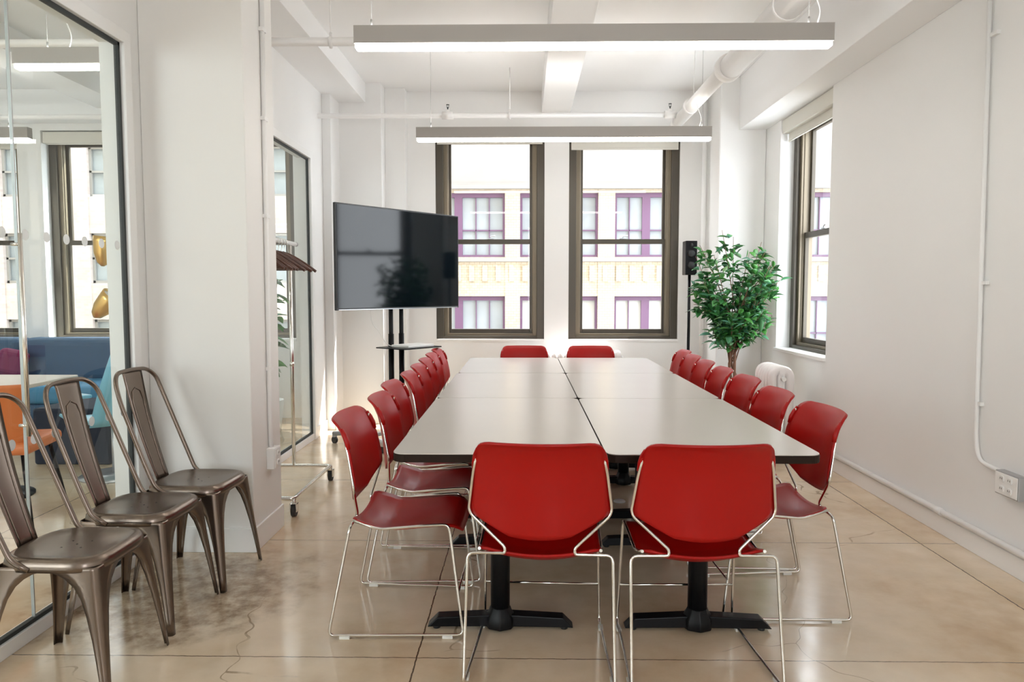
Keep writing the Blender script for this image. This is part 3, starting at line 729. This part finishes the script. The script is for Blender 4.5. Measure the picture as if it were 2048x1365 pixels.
q.location = (mid.x, mid.y, 0); q.rotation_euler = (0, 0, ang)
q = MB(); q.tube([(-0.30, 0.07, 1.20), (-0.28, 0.08, 1.05), (-0.20, 0.08, 0.98), (-0.17, 0.05, 0.90), (-0.14, 0.02, 0.855), (-0.09, 0.0, 0.853)], 0.003, 6, fillet=0.05)
q = tag(q.build('cable', 'white'), 'thin white cable hanging from the television to the shelf', 'cable'); q.location = (mid.x, mid.y, 0); q.rotation_euler = (0, 0, ang)

# ------------------------------------------------------------------ coat rack with hangers
ck = thing('coat_rack', 'chrome rolling garment rack behind the left column', 'coat rack')
XR0, XR1, XP = -1.82, -1.345, -1.60; YN, YG = 4.19, 5.00
b = MB(); b.tube([(XR0, YN, .105), (XR1, YN, .105), (XR1, YG, .105), (XR0, YG, .105), (XR0, YN, .105)], 0.0125, 10, fillet=0.03); b.build('base_frame', 'chrome', ck)
for y in (YN, YG + .06):
    b = MB(); b.tube([(XP, min(y, YG), .105), (XP, min(y, YG), 1.63)], 0.0125, 12); b.tube([(XP, min(y, YG), .80), (XP, min(y, YG), .83)], 0.016, 12); b.build('post', 'chrome', ck)
b = MB(); b.tube([(XP, YN - .12, 1.645), (XP, YG + .12, 1.645)], 0.0145, 12); b.build('rail', 'white', ck)
b = MB(); b.tube([(XP, YG + .12, 1.645), (XP, YG + .145, 1.645)], 0.016, 12); b.tube([(XP, YN - .12, 1.645), (XP, YN - .145, 1.645)], 0.016, 12); b.build('end_cap', 'grey', ck)
for x in (XR0, XR1):
    for y in (YN, YG):
        b = MB(); b.tube([(x, y, .105), (x, y, .075)], 0.010, 8); b.box(x - .020, x - .014, y - .022, y + .022, .03, .08); b.box(x + .014, x + .020, y - .022, y + .022, .03, .08); b.box(x - .020, x + .020, y - .014, y + .014, .074, .082)
        f = b.build('caster_fork', 'chrome', ck)
        b = MB(); b.tube([(x - .012, y, .036), (x + .012, y, .036)], 0.036, 20); b.build('wheel', 'rubber', f)
def make_hanger():
    r = thing('coat_hanger', 'x', 'hanger', group='dark wooden hangers on the garment rack')
    b = MB(); pts = []; rs = []
    for k in range(13):
        s = -1 + 2 * k / 12; pts.append(V(s * .215, -.018 * (1 - abs(s)), -.070 - .125 * abs(s) ** 1.3)); rs.append(.0095)
    b.tube(pts, rs, 8); b.tube([p - V(0, 0, .010) for p in pts[1:-1]], .008, 8); b.build('body', 'wood', r)
    b = MB(); b.tube([(0, -.018, -.07), (0, 0, -.045), (0, 0, -.02)], 0.002, 6)
    hk = [(.020 * math.sin(a), 0, .002 + .020 * math.cos(a) * 1.0) for a in [PI - .1 - i * .45 for i in range(9)]]
    b.tube([(0, 0, -.03)] + hk, 0.002, 6); b.build('hook', 'chrome', r)
    MB().tube([(-.19, 0, -.185), (.19, 0, -.185)], 0.004, 6).build('trouser_bar', 'wood', r)
    return r
hg = make_hanger(); nh = 12
for i in range(nh):
    y = 4.27 + i * 0.056 + rnd.uniform(-.008, .008); a = math.radians(rnd.uniform(-14, 14))
    lab = 'dark wooden coat hanger on the garment rack, ' + ['the one', 'second', 'third', 'fourth', 'fifth', 'sixth', 'seventh', 'eighth', 'ninth', 'tenth', 'eleventh', 'twelfth'][nh - 1 - i] + (' at the far end' if i == nh - 1 else ' from the far end')
    if i == 0: hg.location = (XP, y, 1.643); hg.rotation_euler = (0, 0, a); hg['label'] = lab
    else: dup(hg, (XP, y, 1.643), a, lab)

# ------------------------------------------------------------------ ficus, speaker, radiators
fx, fy = 1.87, 6.48
fic = thing('potted_ficus', 'leafy green artificial ficus tree with twisted brown trunks in the far right corner', 'plant', (fx, fy, 0))
b = MB(); b.lathe([(.12, 0), (.125, .01), (.155, .27), (.16, .30), (.148, .30), (.145, .26), (.01, .26)], n=28); b.build('pot', 'white', fic)
b = MB(); b.lathe([(.144, .25), (.144, .262)], n=24); b.build('soil', 'soil', fic)
b = MB(); tips = []
for k in range(3):
    pts = []
    for i in range(15):
        t = i / 14; a = k * 2.1 + t * 7; rr = .030 * (1 - .3 * t) + 0.03 * max(0, t - .7)
        pts.append(V(rr * math.cos(a) - .02 * t + .02 * math.sin(t * 9), rr * math.sin(a), .25 + t * .85))
    b.tube(pts, [.013] * 8 + [.011] * 7, 8)
    tips.append(pts)
branches = []
for k in range(46):
    t = rnd.uniform(.50, 1.0); base = tips[k % 3][int(t * 14)]
    h = rnd.uniform(.90, 1.85)
    env = lerp_tab([(.80, .14), (1.0, .30), (1.2, .42), (1.45, .46), (1.62, .47), (1.78, .36), (1.88, .20)], h)
    a = k * 2.399 + rnd.uniform(-.3, .3); e = env * rnd.uniform(.55, 1.0)
    end = V(e * math.cos(a) - .03, e * .8 * math.sin(a), h)
    if end.x + fx > XR - .05: end.x = XR - .05 - fx
    m1 = (base + end) / 2 + V(0, 0, .08); pts = [base * (1 - s) ** 2 + m1 * 2 * s * (1 - s) + end * s * s for s in [i / 7 for i in range(8)]]
    branches.append(pts); b.tube(pts, [.006, .002], 5)
b.build('trunk', 'trunk', fic)
lf = MB()
def leaf(p, d, L_):
    d = d.normalized(); side = d.cross(V(rnd.uniform(-.5, .5), rnd.uniform(-.5, .5), 1)).normalized(); nrm = side.cross(d)
    w = L_ * .24; vs = []
    prof = [(0, .05), (.22, .75), (.45, 1.0), (.70, .78), (.88, .36), (1.0, .03)]
    for t, ww in prof:
        c = p + d * (L_ * t) - V(0, 0, 1) * (L_ * .25 * t * t)
        for s in (-1, 0, 1): vs.append(c + side * (s * w * ww) + nrm * (abs(s) * w * ww * .35))
    fs = [(i * 3 + k, i * 3 + k + 1, (i + 1) * 3 + k + 1, (i + 1) * 3 + k) for i in range(len(prof) - 1) for k in range(2)]
    lf.add(vs, fs)
for pts in branches:
    for j in range(36):
        s = rnd.uniform(.25, 1.0) ** .7; p = pts[min(7, int(s * 7))] + V(rnd.uniform(-.05, .05), rnd.uniform(-.05, .05), rnd.uniform(-.05, .05))
        d = (pts[-1] - pts[0]).normalized() * .6 + V(rnd.uniform(-1, 1), rnd.uniform(-1, 1), rnd.uniform(-.7, .5))
        leaf(p, d, rnd.uniform(.070, .115))
lf.build('foliage', 'leaf', fic, solid=0.0008)

sp = thing('speaker', 'small black loudspeaker on a pole stand half hidden by the ficus', 'speaker', (1.575, 7.02, 0))
b = MB(); b.box(-.055, .055, -.07, .07, 1.47, 1.79); b.build('cabinet', 'black', sp, bevel=0.006)
for z, r_ in ((1.56, .038), (1.67, .038), (1.75, .018)):
    MB().lathe([(r_, 0), (r_ * .7, .006), (.004, .010)], c=(0, -.071, z), T=Matrix.Rotation(PI / 2, 4, 'X'), n=20).build('driver', 'rubber', sp)
b = MB(); b.tube([(0, 0, .02), (0, 0, 1.47)], .014, 12); b.build('pole', 'black', sp)
b = MB(); b.lathe([(.14, 0), (.14, .012), (.03, .022)], n=24); b.build('base', 'black', sp)

def radiator(name, label, loc, rz, nsec, h, w):
    r = thing(name, label, 'radiator', loc, rz)
    for i in range(nsec):
        y = i * .062; b = MB(); a = w / 2 - .036
        b.tube([(-a, y, .02), (-a, y, h - .036), (a, y, h - .036), (a, y, .02)], .034, 10, fillet=.085, seg=6)
        b.tube([(0, y, .10), (0, y, h - .04)], .032, 10)
        b.tube([(-a, y, .12), (a, y, .12)], .030, 8)
        for z in (.12, h - .055): b.tube([(0, y - .033, z), (0, y + .033, z)], .024, 8)
        b.build('section', 'radiator', r)
    b = MB(); b.tube([(0, -.033, h - .10), (0, -.075, h - .10)], .017, 12); b.tube([(0, -.05, h - .10), (0, -.05, h - .065)], .008, 8); b.build('air_valve', 'white', r)
    return r
radiator('radiator', 'white cast iron column radiator under the right wall window', (1.985, 5.65, 0), 0, 6, .745, .205)
radiator('radiator', 'low white cast iron radiator under the end windows behind the far chairs', (0.93, 7.28, 0), PI / 2, 17, .735, .20)

# ------------------------------------------------------------------ lounge behind the glass
sf = thing('sofa', 'long dark blue sofa under the lounge windows', 'sofa', (-5.3, 6.7, 0))
MB().box(-1.9, 1.75, -.50, .38, .12, .34).build('base', 'blue', sf, bevel=.03)
for i in range(3):
    x0 = -1.85 + i * 1.2
    MB().box(x0, x0 + 1.18, -.52, .12, .34, .50).build('seat_cushion', 'seatblue', sf, bevel=.05, seg=4)
    MB().box(x0, x0 + 1.18, .10, .36, .46, .875).build('back_cushion', 'blue', sf, bevel=.07, seg=4)
MB().box(1.72, 1.90, -.50, .38, .12, .66).build('arm', 'blue', sf, bevel=.05, seg=4)
for x in (-1.75, 1.7):
    for y in (-.42, .3): MB().tube([(x, y, 0), (x, y, .12)], .02, 8).build('leg', 'black', sf)
q = tag(MB().box(-.13, .13, -.06, .06, -.13, .13).build('cushion', 'berry', None, bevel=.06, seg=4), 'berry coloured throw cushion leaning on the blue sofa', 'cushion')
q.location = (-4.72, 6.64, .655); q.rotation_euler = (-.25, .2, .1)

ot = tag(MB().box(-.30, .28, -.30, .30, 0, .43).build('ottoman', 'navy', None, bevel=.02, seg=3), 'square navy felt ottoman on the lounge floor', 'ottoman')
ot.location = (-3.42, 5.72, 0)
ac = thing('lounge_chair', 'pale aqua moulded lounge chair beside the lounge glass', 'chair', (-2.92, 5.12, 0), math.radians(60))
b = MB()
def sh(u, v):
    s = 2 * u - 1
    if v < .45: t = v / .45; y = .26 - .46 * t; z = .41 - .03 * math.sin(PI * t)
    else: t = (v - .45) / .55; y = -.20 - .16 * t; z = .40 + .50 * t
    hw = .24 - .05 * v + .04 * math.sin(PI * v)
    return V(s * hw, y + .05 * s * s * (v > .45), z + .04 * s * s * (v < .45))
b.grid(sh, 10, 22); b.build('shell', 'aqua', ac, solid=.018)
for s in (-1, 1):
    b = MB(); b.box(s * .27 - .035, s * .27 + .035, -.16, .16, .60, .625); a_ = b.build('armrest', 'aqua', ac, bevel=.011, seg=3)
    MB().tube([(s * .27, -.02, .60), (s * .24, -.02, .45)], .012, 8).build('arm_support', 'aqua', a_)
MB().tube([(0, 0, .02), (0, 0, .38)], .025, 12).build('post', 'silver', ac)
MB().lathe([(.24, 0), (.24, .01), (.04, .03)], n=28).build('base', 'silver', ac)

oc = thing('orange_chair', 'orange upholstered chair with thin black legs just behind the glass', 'chair', (-2.93, 4.02, 0), math.radians(12))
MB().box(-.22, .22, -.22, .24, .43, .50).build('seat', 'orange', oc, bevel=.03, seg=4)
b = MB(); b.grid(lambda u, v: V((2 * u - 1) * (.19 + .035 * v), -.20 - .10 * v + .05 * (2 * u - 1) ** 2, .46 + .36 * v), 10, 8); b.build('backrest', 'orange', oc, solid=.04, bevel=.01)
for sx in (-1, 1):
    for sy in (-1, 1): MB().tube([(sx * .17, sy * .17, .43), (sx * .23, sy * .24, 0)], .012, 8).build('leg', 'black', oc)
lt = thing('lounge_table', 'pale square cafe table in the lounge beside the orange chair', 'table', (-3.42, 4.55, 0))
MB().prism(rrect(-.40, .40, -.35, .35, .03), .725, .75).build('tabletop', 'tabletop2', lt, bevel=.004)
MB().tube([(0, 0, .03), (0, 0, .725)], .03, 12).build('column', 'black', lt)
MB().lathe([(.25, 0), (.25, .012), (.05, .03)], n=28).build('base', 'black', lt)
fl = thing('floor_lamp', 'slim floor lamp with two brass cone shades, seen through the glass', 'lamp', (-2.22, 4.05, 0))
MB().tube([(0, 0, .02), (0, 0, 1.75)], .009, 10).build('pole', 'brass', fl)
MB().lathe([(.13, 0), (.13, .015), (.02, .025)], n=24).build('base', 'black', fl)
for z, tilt in ((1.56, .12), (1.25, .75)):
    T = Matrix.Translation((-.105, -.01, z)) @ Matrix.Rotation(tilt, 4, 'Y')
    b = MB(); b.lathe([(.008, -.105), (.030, -.085), (.050, -.035), (.058, .03), (.060, .06), (.054, .06), (.050, .03), (.044, -.03), (.02, -.075)], T=T, n=26)
    s_ = b.build('shade', 'brass', fl)
    b = MB(); b.lathe([(.051, .045), (.051, .047)], T=T, n=24); b.build('diffuser', 'white', s_)
    MB().tube([(0, 0, z), (-.06, 0, z)], .006, 8).build('arm', 'brass', fl)

# green plant in the lounge, seen between column and glass frame
pl = thing('tall_houseplant', 'tall broad-leaved green plant standing behind the narrow glass panel', 'plant', (-2.42, 6.75, 0))
b = MB(); b.lathe([(.13, 0), (.14, .01), (.17, .30), (.16, .30), (.15, .26), (.01, .26)], n=26); b.build('pot', 'white', pl)
b = MB(); lf = MB()
for k in range(9):
    a = k * 2.4; r1 = rnd.uniform(.05, .2); hh = rnd.uniform(1.2, 1.75); e = V(r1 * math.cos(a), r1 * math.sin(a), hh)
    pts = [V(.03 * math.cos(a), .03 * math.sin(a), .25), V(.05 * math.cos(a), .05 * math.sin(a), .9), e]; b.tube(pts, .007, 6, fillet=.2)
    for j in range(13):
        t = .3 + .7 * j / 12; p = pts[0].lerp(pts[2], t); leaf(p, V(math.cos(a + j * 2), math.sin(a + j * 2), rnd.uniform(-.3, .4)), rnd.uniform(.13, .20))
b.build('stem', 'trunk', pl); lf.build('foliage', 'leaf', pl, solid=.001)

# ------------------------------------------------------------------ the street outside
b = MB(); b.box(-40, 14, YB, YB + 0.3, HC + 0.15, 22); b.box(-40, 14, YB, YB + 0.3, -9, -0.12); b.box(-40, XA, YB, YB + 0.3, -0.12, HC + 0.15)  # unseen front, added to keep sky light off the facade opposite
struct('wall_exterior', b, 'brick', 'street front of the building the room is in, unseen above and below the windows, added to shade the facade opposite', 'wall')
struct('street', MB().box(-60, 60, YB + 0.3, 22, -9.2, -9), 'asphalt', 'grey street far below the windows', 'street')
FY = 22.0
def zpx(py): return CAM_H + (582 - py) / 1463 * FY
def xpx(px): return (px - 1048) / 1463 * FY
bl = thing('building', 'buff brick building with purple framed windows across the street', 'building', (0, 0, 0))
bays = [xpx(908 + 160 * 0) - 2.35 * k for k in range(0)]
cols = [(xpx(855), xpx(1010)), (xpx(1040), xpx(1195)), (xpx(1228), xpx(1385))]
pitch = xpx(1228) - xpx(1040)
for k in range(1, 4): cols.append((xpx(1228) + pitch * k, xpx(1385) + pitch * k))
for k in range(1, 2): cols.append((xpx(855) - pitch * k, xpx(1010) - pitch * k))
cols.sort()
rowsz = [(zpx(515), zpx(388)), (zpx(515) - 3.08, zpx(388) - 3.08), (zpx(515) - 6.16, zpx(388) - 6.16)]
b = MB(); X0, X1 = -5.85, 14.5; ztop = zpx(380)
x = X0
for a, c in cols + [(X1, X1)]:
    b.box(x, a, FY, FY + .5, -9, ztop); x = c
zc = ztop
for z0, z1 in rowsz:
    b.box(X0, X1, FY + .02, FY + .5, z1, zc); zc = z0
b.box(X0, X1, FY + .02, FY + .5, -9, zc)
b.build('wall', 'brick', bl)
MB().box(X0, X1, FY + .05, FY + .6, ztop, 9.0).build('parapet', 'stone', bl)
b = MB(); b.box(X0, X1, FY - .12, FY + .1, ztop - .02, ztop + .10); b.box(X0, X1, FY - .06, FY + .1, ztop + .10, ztop + .16); b.box(X0, X1, FY - .07, FY + .02, zpx(524), zpx(517)); b.build('cornice', 'stone', bl)
b = MB(); x = X0 + .2
while x < X1 - .4:
    b.box(x, x + .16, FY - .03, FY + .03, zpx(563), zpx(532)); x += .40
b.build('brick_relief', 'brick', bl)
for ci, (a, c) in enumerate(cols):
    for ri, (z0, z1) in enumerate(rowsz):
        f = MB(); w = .07; y0, y1 = FY + .14, FY + .22; mx = a + (c - a) * .40
        f.box(a, a + w, y0, y1, z0, z1); f.box(c - w, c, y0, y1, z0, z1); f.box(a + w, c - w, y0, y1, z0, z0 + w); f.box(a + w, c - w, y0, y1, z1 - .13, z1)
        f.box(mx - .12, mx + .12, y0 + .003, y1, z0 + w, z1 - .13)
        zm = z0 + (z1 - z0) * .42
        for s0, s1, nb in ((a + w, mx - .12, 2), (mx + .12, c - w, 3)):
            for k in range(1, nb): q = s0 + (s1 - s0) * k / nb; f.box(q - .014, q + .014, y0 + .02, y1, z0, z1)
            f.box(s0, s1, y0 + .02, y1, zm - .02, zm + .02)
        o = f.build('window', 'purple', bl)
        MB().box(a, c, FY + .23, FY + .25, z0, z1).build('pane', 'blind' if (ri == 1 and ci in (2, 3, 4)) else 'oglass', o)
# pinkish brick neighbour
b2 = thing('building', 'pinkish brick building across the street beyond the lounge windows', 'building', (0, 0, 0))
b = MB(); X0, X1 = -30, -5.9
cols2 = [(-29 + 2.65 * k, -29 + 2.65 * k + 1.2) for k in range(9)]
rows2 = [(4.15, 5.65), (1.55, 3.05), (-1.05, 0.45), (-3.65, -2.15)]
x = X0
for a, c in cols2 + [(X1, X1)]:
    b.box(x, a, FY, FY + .5, -9, 10); x = c
zc = 10
for z0, z1 in rows2:
    b.box(X0, X1, FY + .02, FY + .5, z1, zc); zc = z0
b.box(X0, X1, FY + .02, FY + .5, -9, zc); b.build('wall', 'brickpink', b2)
for a, c in cols2:
    for z0, z1 in rows2:
        f = MB(); f.box(a, c, FY + .12, FY + .2, z0, z0 + .08); f.box(a, c, FY + .12, FY + .2, z1 - .08, z1); f.box(a, a + .07, FY + .12, FY + .2, z0, z1); f.box(c - .07, c, FY + .12, FY + .2, z0, z1); f.box(a, c, FY + .12, FY + .2, (z0 + z1) / 2 - .03, (z0 + z1) / 2 + .03)
        o = f.build('window', 'stone', b2); MB().box(a, c, FY + .22, FY + .24, z0, z1).build('pane', 'oglass', o)
